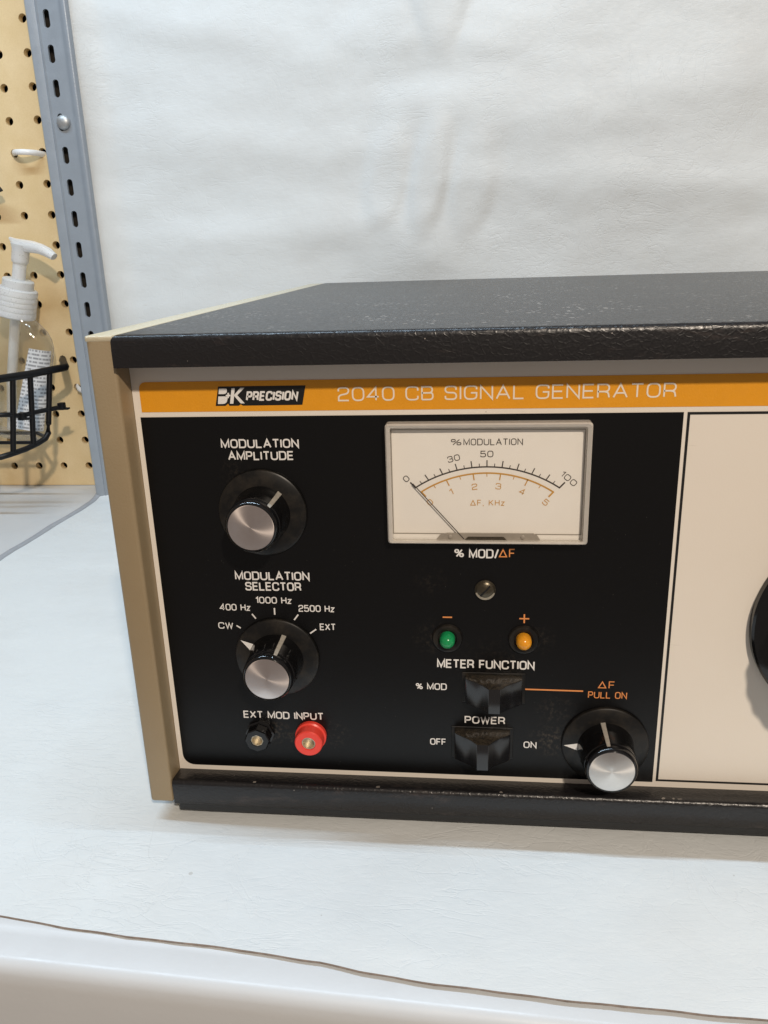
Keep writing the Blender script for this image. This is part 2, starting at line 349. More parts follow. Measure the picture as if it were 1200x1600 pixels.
# ---------------------------------------------------------------- square monoline lettering
def glyphs():
    w = .84; r = .34; G = {}
    O = [((0, 0, r), (w, 0, r), (w, 1, r), (0, 1, r), 'c')]
    G['O'] = (w, O); G['0'] = (w * .95, [((0, 0, r), (w * .95, 0, r), (w * .95, 1, r), (0, 1, r), 'c')])
    G['D'] = (w, [((0, 0), (w, 0, r), (w, 1, r), (0, 1), 'c')])
    G['C'] = (w, [((w, .70), (w, 1, r), (0, 1, r), (0, 0, r), (w, 0, r), (w, .30))])
    G['G'] = (w, [((w, .74), (w, 1, r), (0, 1, r), (0, 0, r), (w, 0, r), (w, .48), (w * .52, .48))])
    G['U'] = (w, [((0, 1), (0, 0, r), (w, 0, r), (w, 1))])
    G['M'] = (.98, [((0, 0), (0, 1), (.49, .08), (.98, 1), (.98, 0))])
    G['N'] = (.82, [((0, 0), (0, 1), (.82, 0), (.82, 1))])
    G['L'] = (.68, [((0, 1), (0, 0), (.68, 0))])
    G['A'] = (.92, [((0, 0), (.46, 1), (.92, 0)), ((.17, .33), (.75, .33))])
    G['T'] = (.78, [((0, 1), (.78, 1)), ((.39, 1), (.39, 0))])
    G['I'] = (.0, [((0, 0), (0, 1))])
    G['P'] = (.74, [((0, 0), (0, 1), (.74, 1, .27), (.74, .45, .27), (0, .45))])
    G['R'] = (.78, [((0, 0), (0, 1), (.76, 1, .27), (.76, .45, .27), (0, .45)), ((.44, .45), (.70, .38, .12), (.78, 0))])
    G['B'] = (.78, [((0, 0), (0, 1), (.74, 1, .25), (.74, .52, .25), (0, .52)), ((.5, .52), (.78, .52, .25), (.78, 0, .25), (0, 0))])
    G['E'] = (.70, [((.70, 1), (0, 1), (0, 0), (.70, 0)), ((0, .51), (.64, .51))])
    G['F'] = (.66, [((.66, 1), (0, 1), (0, 0)), ((0, .50), (.60, .50))])
    G['S'] = (.78, [((.76, .73), (.76, 1, .28), (0, 1, .28), (0, .53, .25), (.78, .50, .25), (.78, 0, .28), (0, 0, .28), (0, .27))])
    G['H'] = (.78, [((0, 0), (0, 1)), ((.78, 0), (.78, 1)), ((0, .51), (.78, .51))])
    G['K'] = (.78, [((0, 0), (0, 1)), ((.76, 1), (.04, .42)), ((.26, .60), (.78, 0))])
    G['X'] = (.82, [((0, 0), (.80, 1)), ((.02, 1), (.82, 0))])
    G['W'] = (1.14, [((0, 1), (.28, 0), (.57, .94), (.86, 0), (1.14, 1))])
    G['z'] = (.56, [((0, .68), (.56, .68), (0, 0), (.56, 0))])
    G['1'] = (.30, [((0, .76), (.30, 1), (.30, 0))])
    G['2'] = (.74, [((0, .72), (0, 1, .28), (.74, 1, .28), (.74, .56, .25), (0, .40, .25), (0, 0), (.74, 0))])
    G['3'] = (.74, [((0, .76), (0, 1, .26), (.72, 1, .26), (.72, .53, .2), (.24, .53)), ((.5, .53), (.74, .53, .22), (.74, 0, .26), (0, 0, .26), (0, .24))])
    G['4'] = (.80, [((.60, 0), (.60, 1), (0, .27), (.80, .27))])
    G['5'] = (.74, [((.70, 1), (.04, 1), (.02, .56), (.74, .62, .28), (.74, 0, .28), (0, 0, .28), (0, .24))])
    G['%'] = (.80, [((0, .58, .2), (.32, .58, .2), (.32, 1, .2), (0, 1, .2), 'c'), ((.46, 0, .2), (.78, 0, .2), (.78, .42, .2), (.46, .42, .2), 'c'), ((.66, 1), (.14, 0))])
    G['/'] = (.44, [((0, -.06), (.44, 1.06))])
    G['^'] = (.96, [((0, .03), (.96, .03), (.48, .95), 'c')])
    G['+'] = (.8, [((0, .5), (.8, .5)), ((.4, .1), (.4, .9))]); G['-'] = (.8, [((0, .5), (.8, .5))])
    G[','] = (.08, [((.08, .06), (.0, -.16))]); G['.'] = (.06, [((0, .0), (.06, .06))])
    G[' '] = (.30, [])
    return G
GL = glyphs()
def text(bm, s, x0, z0, x1, h, wt, y, gap=.33, shear=0., rot=0., mi=0, dz=0., x0z=None):
    """lays the string from x0 to x1 with cap height h; stroke weight wt is a share of h; rot turns it about its own middle"""
    nat = 0; pos = []
    for i, ch in enumerate(s):
        pos.append(nat); nat += GL[ch][0] + (gap if i < len(s) - 1 else 0)
    sw = wt * h; hh = h - sw
    k = (x1 - x0 - sw) / nat if nat > 0 else hh
    cx, cz = (x0 + x1) / 2, z0 + h / 2; c, sn = math.cos(rot), math.sin(rot)
    for ch, px in zip(s, pos):
        for st in GL[ch][1]:
            closed = st[-1] == 'c'; pts = st[:-1] if closed else st
            # scale before rounding so that corners stay even
            q = []
            for p in pts:
                X = x0 + sw / 2 + (px + p[0]) * k; Z = z0 + sw / 2 + p[1] * hh
                if len(p) > 2: q.append((X, Z, p[2] * min(k, hh) * 1.05))
                else: q.append((X, Z))
            line = fillet(q, closed)
            out = []
            for X, Z in line:
                X += (Z - z0) * shear; X -= cx; Z -= cz
                out.append((cx + X * c - Z * sn, cz + X * sn + Z * c))
            ribbon(bm, out, sw, y, closed, mi)

# ================================================================ the setting
TZ = -6.0     # top of the vinyl on the bench
BZ = -6.5     # bench top
def tri(bm):
    bmesh.ops.recalc_face_normals(bm, faces=bm.faces[:]); return bm
# back wall behind the pegboard
bm = bmesh.new(); box(bm, (-520, 356, -40), (560, 366, 420)); obj('wall', bm, M['dark'], kind='structure')
# workbench: top with a rolled front edge and a vertical apron, slightly turned against the instrument
bench = thing('workbench', (80, 150, -700), 'white enamelled workbench with a rolled front edge', 'workbench')
bm = bmesh.new()
def bench_y(x): return -50.55 - .0465 * (x + 0)
prof = [(.0, -70), (-.2, -20), (0, -14.0), (.25, -10.8), (.8, -9.2), (1.7, -8.2), (3.0, -7.7), (8.4, -7.25), (9.3, -7.12), (10.2, -6.85), (11.2, -6.6), (13, BZ), (60, BZ)]
xs = [-420, -200, -60, 0, 60, 150, 320, 560]; rows = []
for x in xs:
    rows.append([bm.verts.new((x, bench_y(x) + d, z)) for d, z in prof] + [bm.verts.new((x, 356, BZ)), bm.verts.new((x, 356, -70))])
for A, B in zip(rows, rows[1:]):
    for k in range(len(A) - 1): bm.faces.new((A[k], B[k], B[k + 1], A[k + 1]))
    bm.faces.new((A[-1], B[-1], B[0], A[0]))
bm.faces.new(rows[0]); bm.faces.new(rows[-1][::-1]); tri(bm)
obj('bench_top', bm, M['bench'], bench, angle=50)
for x in (-380, 520):
    for y in (0, 330):
        bm = bmesh.new(); box(bm, (x - 14, y - 14, -700), (x + 14, y + 14, -70.4), 1.5); obj('leg', bm, M['post'], bench)

# white vinyl sheet: lies on the bench, sweeps up behind the instrument and hangs as backdrop
fx = [-170, -60, -25, -7, 9.6, 25, 41, 56.5, 65.6, 77, 99.5, 126, 151, 260, 420]
fy = [-22, -35, -37.1, -39.2, -40.9, -41.5, -43, -44.4, -46.3, -47.6, -49.4, -50.7, -51.5, -55, -60]
def front_y(x): return float(np.interp(x, fx, fy)) + .12 * math.sin(x * .21) + .06 * math.sin(x * .43 + 1)
YB = 328.0; RC = 26.0
flat_len = 400.0
def gauss(u): return math.exp(-u * u)
def plateau(u, k=4): return math.exp(-abs(u) ** k)
def hang(x, z):
    """how far the hanging sheet bulges towards the room"""
    d = 0.0
    top = 0.0
    for (cx, cz, hw, hh, a, tl) in ((40, 188, 12.5, 26, 2.1, .16), (65, 187, 11, 29, 2.8, .17), (90, 184, 13, 28, 1.9, .12), (72, 281, 15, 27, 2.4, .0), (41, 265, 26, 14, .8, 0), (103, 262, 26, 14, .7, 0)):
        u = (x - cx - (z - cz) * tl) / hw; v = (z - cz) / hh
        top = max(top, a * plateau(math.sqrt(u * u + v * v), 5.5 if v < 0 else 4.0))
    d += top
    d += 2.2 * gauss((x - 66) / 30) * plateau((z - 215) / 85, 4)
    d += 1.6 * gauss((x - 60) / 34) * gauss((z - 148) / 16) - 1.8 * gauss((x - 62) / 26) * gauss((z - 240) / 9)
    # long slack folds
    d += 1.95 * gauss((z - 222 - .10 * (x - 150)) / 17) * plateau((x - 190) / 120, 4)
    d += 1.65 * gauss((z - 180 + .06 * (x - 150)) / 13) * plateau((x - 200) / 100, 4)
    d += 1.80 * gauss((z - 262 + .12 * x) / 15) * plateau((x + 40) / 80, 4)
    d += 1.80 * gauss((z - 205 + .10 * x) / 14) * plateau((x + 40) / 85, 4)
    d += 1.50 * gauss((z - 160 - .05 * x) / 12) * plateau((x + 30) / 90, 4)
    d += 1.6 * (mnoise.fractal(Vector((x * .008, 3.1, z * .016)), 1.0, 2.0, 3))
    d += .35 * (mnoise.fractal(Vector((x * .02, 9.1, z * .045)), 1.0, 2.0, 3))
    d += (8.5 + 1.5 * math.sin(z * .055)) * gauss((x + 142) / 12)
    return d
def lay(x, y):
    """gentle rise and fall of the sheet on the bench"""
    d = .9 * mnoise.fractal(Vector((x * .014, y * .03, 1.7)), 1.0, 2.0, 3)
    d += .9 * gauss((x + 4 - .6 * (y + 10)) / 14) * gauss((y + 8) / 14) - 1.0 * gauss((x + 16) / 18) * gauss((y - 30) / 45)
    if x > 10: d += .35 * math.sin(x * .05) * gauss((y + 12) / 10)
    inside = plateau((x - 135) / 150, 8) * plateau((y - 140) / 150, 8)
    d *= 1 - .9 * inside
    return .5 * (d + math.sqrt(d * d + .3)) - .27
def sheet_point(x, s, off=0.):
    """s runs from 0 at the front edge along the bench and up the wall"""
    y0 = front_y(x); a = YB - RC - y0; arc = RC * PI / 2
    if s <= a:
        y = y0 + s; e = min(1, s / 6)
        return (x, y, TZ + lay(x, y) * e + off)
    if s <= a + arc:
        t_ = (s - a) / RC; return (x, YB - RC + (RC - off) * math.sin(t_), TZ + RC - (RC - off) * math.cos(t_))
    z = TZ + RC + (s - a - arc); f = min(1, (z - 20) / 60)
    return (x, YB - off - hang(x, z) * max(0, f), z)
bm = bmesh.new(); NXS = 250; NSS = 330
grid = []
for i in range(NXS + 1):
    col = []; u = i / NXS
    for j in range(NSS + 1):
        s = 760 * j / NSS
        # the left edge runs slightly askew over the bench
        xl = -170 + 12 * min(1, s / 380) + (0 if s < 380 else 12 * min(1, (s - 380) / 40)) + .5 * math.sin(s * .045) + .3 * math.sin(s * .13)
        x = xl + (420 - xl) * u
        col.append(bm.verts.new(sheet_point(x, s)))
    grid.append(col)
for i in range(NXS):
    for j in range(NSS): bm.faces.new((grid[i][j], grid[i + 1][j], grid[i + 1][j + 1], grid[i][j + 1]))
tri(bm); front_line = [grid[i][0].co.copy() for i in range(NXS + 1)]; left_line = [grid[0][j].co.copy() for j in range(0, 168)]
sheet = obj('vinyl_sheet', bm, M['vinyl'], base=(100, 120, TZ), angle=0)
for p in sheet.data.polygons: p.use_smooth = True
tag(sheet, 'creased white vinyl sheet covering the bench and hanging as backdrop behind the instrument', 'backdrop')
bm = bmesh.new(); A = []; B = []; Cc = []
for i, p in enumerate(front_line):
    wv = .18 * mnoise.noise(Vector((p.x * .2, 0, 4)))
    A.append(bm.verts.new((p.x, p.y, p.z + .02))); B.append(bm.verts.new((p.x, p.y - .12 - .4 * wv, p.z - .22))); Cc.append(bm.verts.new((p.x, p.y - .08 + wv, BZ - .02)))
for i in range(len(A) - 1):
    bm.faces.new((A[i], B[i], B[i + 1], A[i + 1])); bm.faces.new((B[i], Cc[i], Cc[i + 1], B[i + 1]))
tri(bm); obj('cut_edge', bm, M['brown_edge'], sheet)
bm = bmesh.new(); tube(bm, [(p.x - .6, p.y, p.z + .1 + .35 * mnoise.noise(Vector((p.y * .05, 2, 0)))) for p in left_line], 2.0, 10, flat=.6); obj('edge_strip', bm, M['grey_strip'], sheet)

# ---------------------------------------------------------------- pegboard with real holes
peg = thing('pegboard', (-198, 346, BZ), 'tan perforated hardboard panel behind the grey post', 'pegboard')
bm = bmesh.new(); DX, DZ = 18.6, 18.55; HR = 2.55; NC = 16
Y0, Y1 = 344.0, 348.6
ci0, ci1, cj0, cj1 = -11, 30, 0, 20
vc = {}
def V(x, y, z):
    k = (round(x, 3), round(y, 3), round(z, 3))
    if k not in vc: vc[k] = bm.verts.new(k)
    return vc[k]
zb = 8.0 - DZ / 2
for i in range(ci0, ci1):
    for j in range(cj0, cj1):
        cx = -198 + DX * i; cz = 8.0 + DZ * j; ring = []; per = []
        for k in range(NC):
            a = 2 * PI * k / NC; ca, sa = math.cos(a), math.sin(a); mxx = max(abs(ca), abs(sa))
            ring.append((cx + HR * ca, cz + HR * sa)); per.append((cx + DX / 2 * ca / mxx, cz + DZ / 2 * sa / mxx))
        for k in range(NC):
            q = (k + 1) % NC
            bm.faces.new((V(ring[k][0], Y0, ring[k][1]), V(ring[q][0], Y0, ring[q][1]), V(per[q][0], Y0, per[q][1]), V(per[k][0], Y0, per[k][1])))
            bm.faces.new((V(ring[k][0], Y0, ring[k][1]), V(ring[k][0], Y1, ring[k][1]), V(ring[q][0], Y1, ring[q][1]), V(ring[q][0], Y0, ring[q][1])))
# strip below the lowest row, down to the bench
xa, xb = -198 + DX * (ci0 - .5), -198 + DX * (ci1 - .5)
bm.faces.new([bm.verts.new(p) for p in ((xa, Y0, BZ + .3), (xb, Y0, BZ + .3), (xb, Y0, zb), (xa, Y0, zb))])
bm.faces.new([bm.verts.new(p) for p in ((xa, Y0, BZ + .3), (xb, Y0, BZ + .3), (xb, Y1, BZ + .3), (xa, Y1, BZ + .3))])
tri(bm); obj('perforated_board', bm, M['peg'], peg, angle=30)

# ---------------------------------------------------------------- slotted steel post
post = thing('slotted_post', (-147, 312, TZ), 'grey slotted steel post standing between the pegboard and the white backdrop', 'post')
bm = bmesh.new(); PZ0, PZ1 = TZ + .6, 330.0
def strip(pts):
    a = [bm.verts.new((x, y, PZ0)) for x, y in pts]; b = [bm.verts.new((x, y, PZ1)) for x, y in pts]
    for k in range(len(pts) - 1): bm.faces.new((a[k], a[k + 1], b[k + 1], b[k]))
# left flange with a folded lip, then the slotted web, a groove and a rounded rib
strip([(-160.0, 316.0), (-160.0, 310.6), (-159.6, 310.1), (-158.8, 310.2), (-154.6, 311.6), (-153.9, 311.2), (-153.2, 311.9)])
strip([(-142.25, 312.6), (-141.4, 312.65), (-140.6, 312.4), (-139.8, 311.9), (-138.3, 311.4), (-137.2, 311.5), (-136.4, 312.2), (-136.1, 313.2), (-136.1, 315)])
xw0, xw1 = -153.2, -142.2; sxc, sw_, sh_ = -148.9, 1.75, 4.7; SP = 17.75; z0s = 99.4 - 6 * SP
def wy(x): return 311.9 + .7 * (x - xw0) / (xw1 - xw0)
for j in range(0, 20):
    cz = z0s + SP * j; za, zb2 = cz - SP / 2, cz + SP / 2
    if j == 0: za = PZ0
    ring = []
    for k in range(20):
        a = 2 * PI * k / 20 + PI / 20; ring.append((sxc + sw_ * math.cos(a), cz + (sh_ - sw_) * (1 if math.sin(a) > 0 else -1) + sw_ * math.sin(a)))
    per = []
    for k in range(20):
        a = 2 * PI * k / 20 + PI / 20; dx, dz = math.cos(a), math.sin(a)
        kx = ((xw1 - sxc) / dx if dx > 0 else (xw0 - sxc) / dx) if abs(dx) > 1e-6 else 1e9
        kz = ((zb2 - cz) / dz if dz > 0 else (za - cz) / dz) if abs(dz) > 1e-6 else 1e9
        kk = min(kx, kz); per.append((sxc + dx * kk, cz + dz * kk))
    n = 20; rv = [bm.verts.new((x, wy(x), z)) for x, z in ring]; bv = [bm.verts.new((x, wy(x) + 1.5, z)) for x, z in ring]; pv = [bm.verts.new((x, wy(x), z)) for x, z in per]
    cor = {}
    for k in range(n):
        q = (k + 1) % n; bm.faces.new((rv[k], rv[q], bv[q], bv[k]))
        p1, p2 = per[k], per[q]
        same = abs(p1[0] - p2[0]) < 1e-4 or abs(p1[1] - p2[1]) < 1e-4
        if same: bm.faces.new((rv[k], pv[k], pv[q], rv[q]))
        else:
            cx_ = xw1 if max(p1[0], p2[0]) > xw1 - 1e-3 else xw0; cz_ = zb2 if max(p1[1], p2[1]) > zb2 - 1e-3 else za
            bm.faces.new((rv[k], pv[k], bm.verts.new((cx_, wy(cx_), cz_)), pv[q], rv[q]))
bmesh.ops.remove_doubles(bm, verts=bm.verts[:], dist=.02); tri(bm)
ob = obj('post_channel', bm, M['post'], post, angle=40)
bm = bmesh.new(); box(bm, (-158.5, 318.5, TZ + .6), (-140.5, 320, 330)); obj('slot_shade_plate', bm, M['dark'], post)  # dark plate added behind the slots to stand for the shade inside
bm = bmesh.new(); lathe(bm, (-147.4, 312.0, 223.5), [(4.1, 0), (4.1, .5), (3.7, 1.2), (2.8, 1.9), (1.4, 2.3), (0, 2.4)], 28); obj('bolt_head', bm, M['bolt'], post)

# ================================================================ the instrument
X1 = 278.0; D = 281.0; PY = 7.0
gen = thing('signal_generator', (139, 140, TZ), 'black and cream bench signal generator with bronze side panels and an orange title band', 'signal generator')
# bronze side panels: a deep front flange and a plate
for s in (0, 1):
    bm = bmesh.new()
    xa, xb = (0., 6.75) if s == 0 else (X1 - 6.75, X1)
    box(bm, (xa, 0, 0), (xb, D, 130.0), .9, 3)
    sp_ = obj('side_panel', bm, M['cheek'], gen)
    bm = bmesh.new(); box(bm, (xa - .12, -.12, 128.6), (xb + .02, .95, 130.12), .5, 3); obj('corner_cap', bm, M['lit_bronze'], sp_)
    bm = bmesh.new(); box(bm, (xa - .12, 1.05, 129.2), (xb + .02, D, 130.12), .35, 2); obj('lit_top_strip', bm, M['lit_bronze'], sp_)  # top face of the side panel, its lit look given by a paler colour
# lid: top with a folded front lip
bm = bmesh.new(); box(bm, (6.95, -1.8, 122.7), (X1 - 6.95, D + .2, 130.3))
for hi, off in ((True, 1.6), (False, .3)): bmesh.ops.bevel(bm, geom=[e for e in bm.edges if all((v.co.z > 126) == hi and v.co.z in (122.70000457763672, 130.3000030517578) for v in e.verts)], offset=off, segments=4, profile=.5, affect='EDGES')
obj('lid', bm, M['lid'], gen)
# bottom rail under the panel
bm = bmesh.new()
prof = [(.0, .0), (-.05, 6.0), (.18, 6.75), (.8, 7.2), (1.7, 7.15), (8.5, 6.25), (8.5, -.6), (.5, -.64)]
prof[0] = (.05, -.2)
A = [bm.verts.new((6.95, y, z)) for y, z in prof]; B = [bm.verts.new((X1 - 6.95, y, z)) for y, z in prof]
bm.faces.new(A); bm.faces.new(B[::-1])
for k in range(len(prof)): bm.faces.new((A[k], A[(k + 1) % len(prof)], B[(k + 1) % len(prof)], B[k]))
tri(bm); obj('bottom_rail', bm, M['lid'], gen, angle=45)
bm = bmesh.new(); box(bm, (7.1, 9.2, -.5), (X1 - 7.1, D - 1, 124.5)); obj('chassis', bm, M['chassis'], gen)
bm = bmesh.new(); box(bm, (7.6, 1.3, -3.5), (X1 - 7.6, D - 2, -.5), .3, 1); obj('base_plate', bm, M['chassis'], gen)
for x, y in ((30, 40), (X1 - 30, 40), (30, D - 30), (X1 - 30, D - 30)):
    bm = bmesh.new(); lathe(bm, (x, y, TZ), [(7, 0), (7.6, .6), (8, 3.5)], 24, 'z'); obj('foot', bm, M['rubber'], gen)

# front panel and its printing
panel = None
bm = bmesh.new(); box(bm, (6.85, PY, 4.0), (X1 - 6.85, PY + 2.1, 124.0)); panel = obj('front_panel', bm, M['cream'], gen)
YL = PY - .08; YI = PY - .14
bm = bmesh.new(); flat(bm, rrect(8.75, 110.55, X1 - 8.75, 118.05, (0, 0, 1.9, 1.9)), YL); obj('orange_band', bm, M['orange'], panel, angle=0)
bm = bmesh.new(); flat(bm, rrect(8.2, 7.95, 139.35, 109.3, (3.6, 0, 0, 0)), YL); obj('black_field', bm, M['field'], panel, angle=0)
bm = bmesh.new(); ribbon(bm, rrect(140.5, 8.6, X1 - 8.6, 109.0, (0, 3, 0, 0)), .62, YL, True); obj('tuning_border', bm, M['black_ink'], panel, angle=0)
# title
bm = bmesh.new(); text(bm, '2040 CB SIGNAL GENERATOR', 58.3, 112.75, 137.3, 3.45, .112, YI, gap=.30); obj('title_lettering', bm, M['title_ink'], panel, angle=0)
# maker's badge: black slanted plate, big initials with the small cross, italic word
bm = bmesh.new()
flat(bm, [(27.8, 111.95), (30.3, 111.95), (31.0, 112.5), (31.3, 111.95), (33.6, 111.95), (34.2, 112.3), (34.7, 111.95), (49.5, 112.0), (50.55, 116.72), (28.85, 116.72)], YL - .03)
pl = obj('maker_badge', bm, M['black_ink'], panel, angle=0)
bm = bmesh.new()
def L2(px, py):   # measured on an enlarged view of the badge, in the badge's own slanted frame
    return (27.77 + (px - 45) * (22.7 / 1060), 116.9 - (py - 88) * (4.95 / 240))
def shape(pts): flat(bm, [L2(*p) for p in pts], YI)
flatten = lambda pts: [L2(*p[:2]) + ((p[2] * .0208,) if len(p) > 2 else ()) for p in pts]
def rshape(pts): flat(bm, fillet(flatten(pts), True), YI)
rshape([(105, 120), (200, 120, 22), (190, 186, 40), (94, 186)])
rshape([(88, 214), (172, 214, 10), (200, 224, 14), (178, 304, 50), (76, 304)])
shape([(252, 118), (290, 118), (258, 302), (218, 302)])
shape([(356, 114), (404, 114), (312, 202), (392, 300), (344, 300), (270, 204)])
ribbon(bm, [L2(178, 206), L2(232, 203)], .42, YI - .03); ribbon(bm, [L2(210, 172), L2(202, 234)], .42, YI - .03)
text(bm, 'PRECISION', 35.5, 113.12, 48.35, 2.35, .20, YI, gap=.42, shear=.20)
obj('badge_lettering', bm, M['white_ink'], panel, angle=0)
# lettering of the black field, one mesh per word or line
def letter(mat, *texts, name='lettering', lines=(), wd=.38, **kw):
    bm = bmesh.new()
    for tx in texts: text(bm, *tx, YI, **kw)
    for ln in lines: ribbon(bm, ln, wd, YI)
    obj(name, bm, mat, panel, angle=0)
B1 = .162; WI = M['white_ink']; OI = M['orange_ink']
for tx in (('MODULATION', 28.2, 101.3, 48.0, 2.3, B1), ('AMPLITUDE', 29.75, 98.2, 46.5, 2.3, B1), ('MODULATION', 28.6, 65.75, 48.55, 2.45, B1), ('SELECTOR', 31.15, 62.75, 46.15, 2.45, B1),
           ('400 Hz', 23.6, 56.85, 32.0, 1.95, .15), ('1000 Hz', 33.6, 59.05, 43.3, 1.95, .15), ('2500 Hz', 45.05, 56.85, 54.65, 1.95, .15), ('CW', 22.7, 51.45, 26.85, 1.9, .15), ('EXT', 50.45, 51.55, 54.75, 1.95, .15),
           ('EXT MOD INPUT', 27.3, 24.0, 50.0, 2.3, B1), ('METER FUNCTION', 81.45, 41.2, 107.0, 2.6, B1), ('POWER', 88.75, 24.45, 99.6, 2.3, B1), ('OFF', 79.3, 17.35, 83.7, 2.05, .15), ('ON', 104.65, 17.35, 108.15, 2.05, .15)):
    letter(WI, tx)
letter(WI, ('%', 86.15, 72.75, 88.6, 2.2, .17), ('MOD/', 89.8, 72.5, 97.3, 2.5, .16))
letter(WI, ('%', 75.7, 34.6, 77.6, 1.8, .18), ('MOD', 78.7, 34.5, 84.0, 2.0, .15))
for ln in (((27.75, 52.45), (28.85, 51.72)), ((32.3, 55.95), (33.25, 54.6)), ((38.52, 57.8), (38.5, 55.85)), ((44.85, 56.0), (43.65, 54.4)), ((49.45, 51.8), (47.75, 50.55))): letter(WI, name='selector_tick', lines=[ln])
letter(OI, ('^F', 97.3, 72.75, 101.3, 2.35, .12), gap=.4); letter(OI, ('^F', 123.5, 36.25, 127.75, 2.15, .12), gap=.42)
letter(OI, ('PULL ON', 121.05, 33.3, 131.05, 2.0, .13))
letter(OI, name='printed_line', lines=[((103.3, 35.42), (119.75, 35.30))], wd=.42)
letter(OI, name='minus_sign', lines=[((83.05, 55.98), (85.5, 55.98))])
letter(OI, name='plus_sign', lines=[((102.75, 55.95), (105.25, 55.95)), ((104.0, 57.2), (104.0, 54.7))])

# meter
bm = bmesh.new()
ox0, oz0, ox1, oz1 = 69.75, 77.4, 118.45, 107.7; ix0, iz0, ix1, iz1 = 70.95, 78.1, 117.35, 106.75
def ring(bm, o, i, yo, yi):
    return
outer = rrect(ox0, oz0, ox1, oz1, (.8,) * 4, 4); mid_ = rrect(ox0 + .35, oz0 + .3, ox1 - .35, oz1 - .35, (.7,) * 4, 4); inner = rrect(ix0, iz0, ix1, iz1, (.5,) * 4, 4)
lv = [[bm.verts.new((x, y, z)) for x, z in ln] for ln, y in ((outer, PY - .1), (outer, 3.9), (mid_, 3.45), (inner, 3.7), (inner, 5.4))]
for A, B in zip(lv, lv[1:]):
    for k in range(len(A)): bm.faces.new((A[k], A[(k + 1) % len(A)], B[(k + 1) % len(A)], B[k]))
tri(bm); meter = obj('meter', bm, M['bezel'], gen); tag(meter, 'rectangular panel meter with two curved scales')
bm = bmesh.new(); box(bm, (70.3, 5.85, 77.8), (118, 6.85, 107.2)); obj('scale_plate', bm, M['plate'], meter)
bm = bmesh.new(); flat(bm, [(ix0 - .3, iz0 - .3), (ix1 + .3, iz0 - .3), (ix1 + .3, iz1 + .3), (ix0 - .3, iz1 + .3)], 4.1); obj('pane', bm, M['pane'], meter, angle=0)
YM = 5.80
bm = bmesh.new(); ribbon(bm, [(71.0, 79.5), (117.2, 79.4)], .22, 5.7); ribbon(bm, [(71.05, 79.5), (71.05, 105.95)], .14, 5.7); ribbon(bm, [(117.05, 79.4), (117.05, 105.75)], .2, 5.7); ribbon(bm, [(71.0, 105.95), (117.1, 105.7)], .2, 5.7); obj('inner_groove', bm, M['mech'], meter, angle=0)
def arc(cz, R, a0, a1, n=40):
    return [(94.1 + R * math.sin(math.radians(a0 + (a1 - a0) * k / n)), cz + R * math.cos(math.radians(a0 + (a1 - a0) * k / n))) for k in range(n + 1)]
def on_arc(th, cz, R):
    """point where the ray from the needle's pivot meets a scale arc"""
    d = Vector((math.sin(th), math.cos(th))); o_ = Vector((94.1, 72.2)) - Vector((94.1, cz)); b = o_.dot(d); t_ = -b + math.sqrt(b * b - (o_.dot(o_) - R * R)); return Vector((94.1, 72.2)) + d * t_, d
bm = bmesh.new(); ribbon(bm, arc(65.2, 31.4, -33.8, 33.8), .34, YM)
for i in range(21):
    th = math.radians(-42.3 + 84.6 * i / 20); p, d = on_arc(th, 65.2, 31.4); ln = (1.85 if i in (0, 20) else 1.65) if i % 2 == 0 else .85
    ribbon(bm, [tuple(p - d * (.12 if i in (0, 20) else 0)), tuple(p + d * ln)], .36 if i in (0, 20) else (.26 if i % 2 == 0 else .18), YM)
text(bm, '%', 85.45, 102.0, 88.0, 1.5, .13, YM); text(bm, 'MODULATION', 88.45, 101.95, 102.55, 1.62, .12, YM)
text(bm, '30', 84.6, 97.95, 87.6, 1.55, .12, YM, rot=.25); text(bm, '50', 92.5, 99.0, 95.6, 1.6, .12, YM)
text(bm, '0', 73.8, 92.85, 75.15, 1.55, .12, YM, rot=.72); text(bm, '100', 111.4, 92.85, 115.9, 1.5, .12, YM, rot=-.72)
obj('black_scale', bm, M['scale_black'], meter, angle=0)
bm = bmesh.new(); ribbon(bm, arc(66.0, 29.05, -33.7, 33.7), .38, YM)
for i in range(11):
    th = math.radians(-41.5 + 83 * i / 10); p, d = on_arc(th, 66.0, 29.05); ln = 1.65 if i % 2 == 0 else .9
    ribbon(bm, [tuple(p + d * .1), tuple(p - d * ln)], .42 if i in (0, 10) else (.28 if i % 2 == 0 else .18), YM)
for ch, (x, z), r in (('0', (80.2, 87.6), .7), ('1', (85.45, 90.3), .42), ('2', (91.15, 91.6), .12), ('3', (96.9, 91.7), -.1), ('4', (102.65, 90.35), -.42), ('5', (108.35, 87.65), -.72)):
    wd = .75 if ch == '1' else 1.35
    text(bm, ch, x - wd / 2, z - .78, x + wd / 2, 1.55, .12, YM, rot=r)
text(bm, '^F, KHz', 90.1, 86.75, 98.45, 1.5, .12, YM, gap=.42)
obj('orange_scale', bm, M['scale_orange'], meter, angle=0)
bm = bmesh.new(); tube(bm, [(76.1, 5.0, 92.6), (88.6, 5.0, 78.3)], .13, 6); obj('needle', bm, M['scale_black'], meter)
bm = bmesh.new(); prism(bm, [(81.7, 78.0), (107.3, 78.0), (106.6, 79.1), (105.6, 79.75), (84.4, 79.75), (82.6, 79.2)], 5.0, 5.6); obj('movement_cover', bm, M['mech'], meter)
bm = bmesh.new(); prism(bm, [(88.6, 78.0), (99.2, 78.0), (98.3, 78.95), (89.6, 78.95)], 4.9, 5.3); obj('movement_gap', bm, M['dark_metal'], meter)
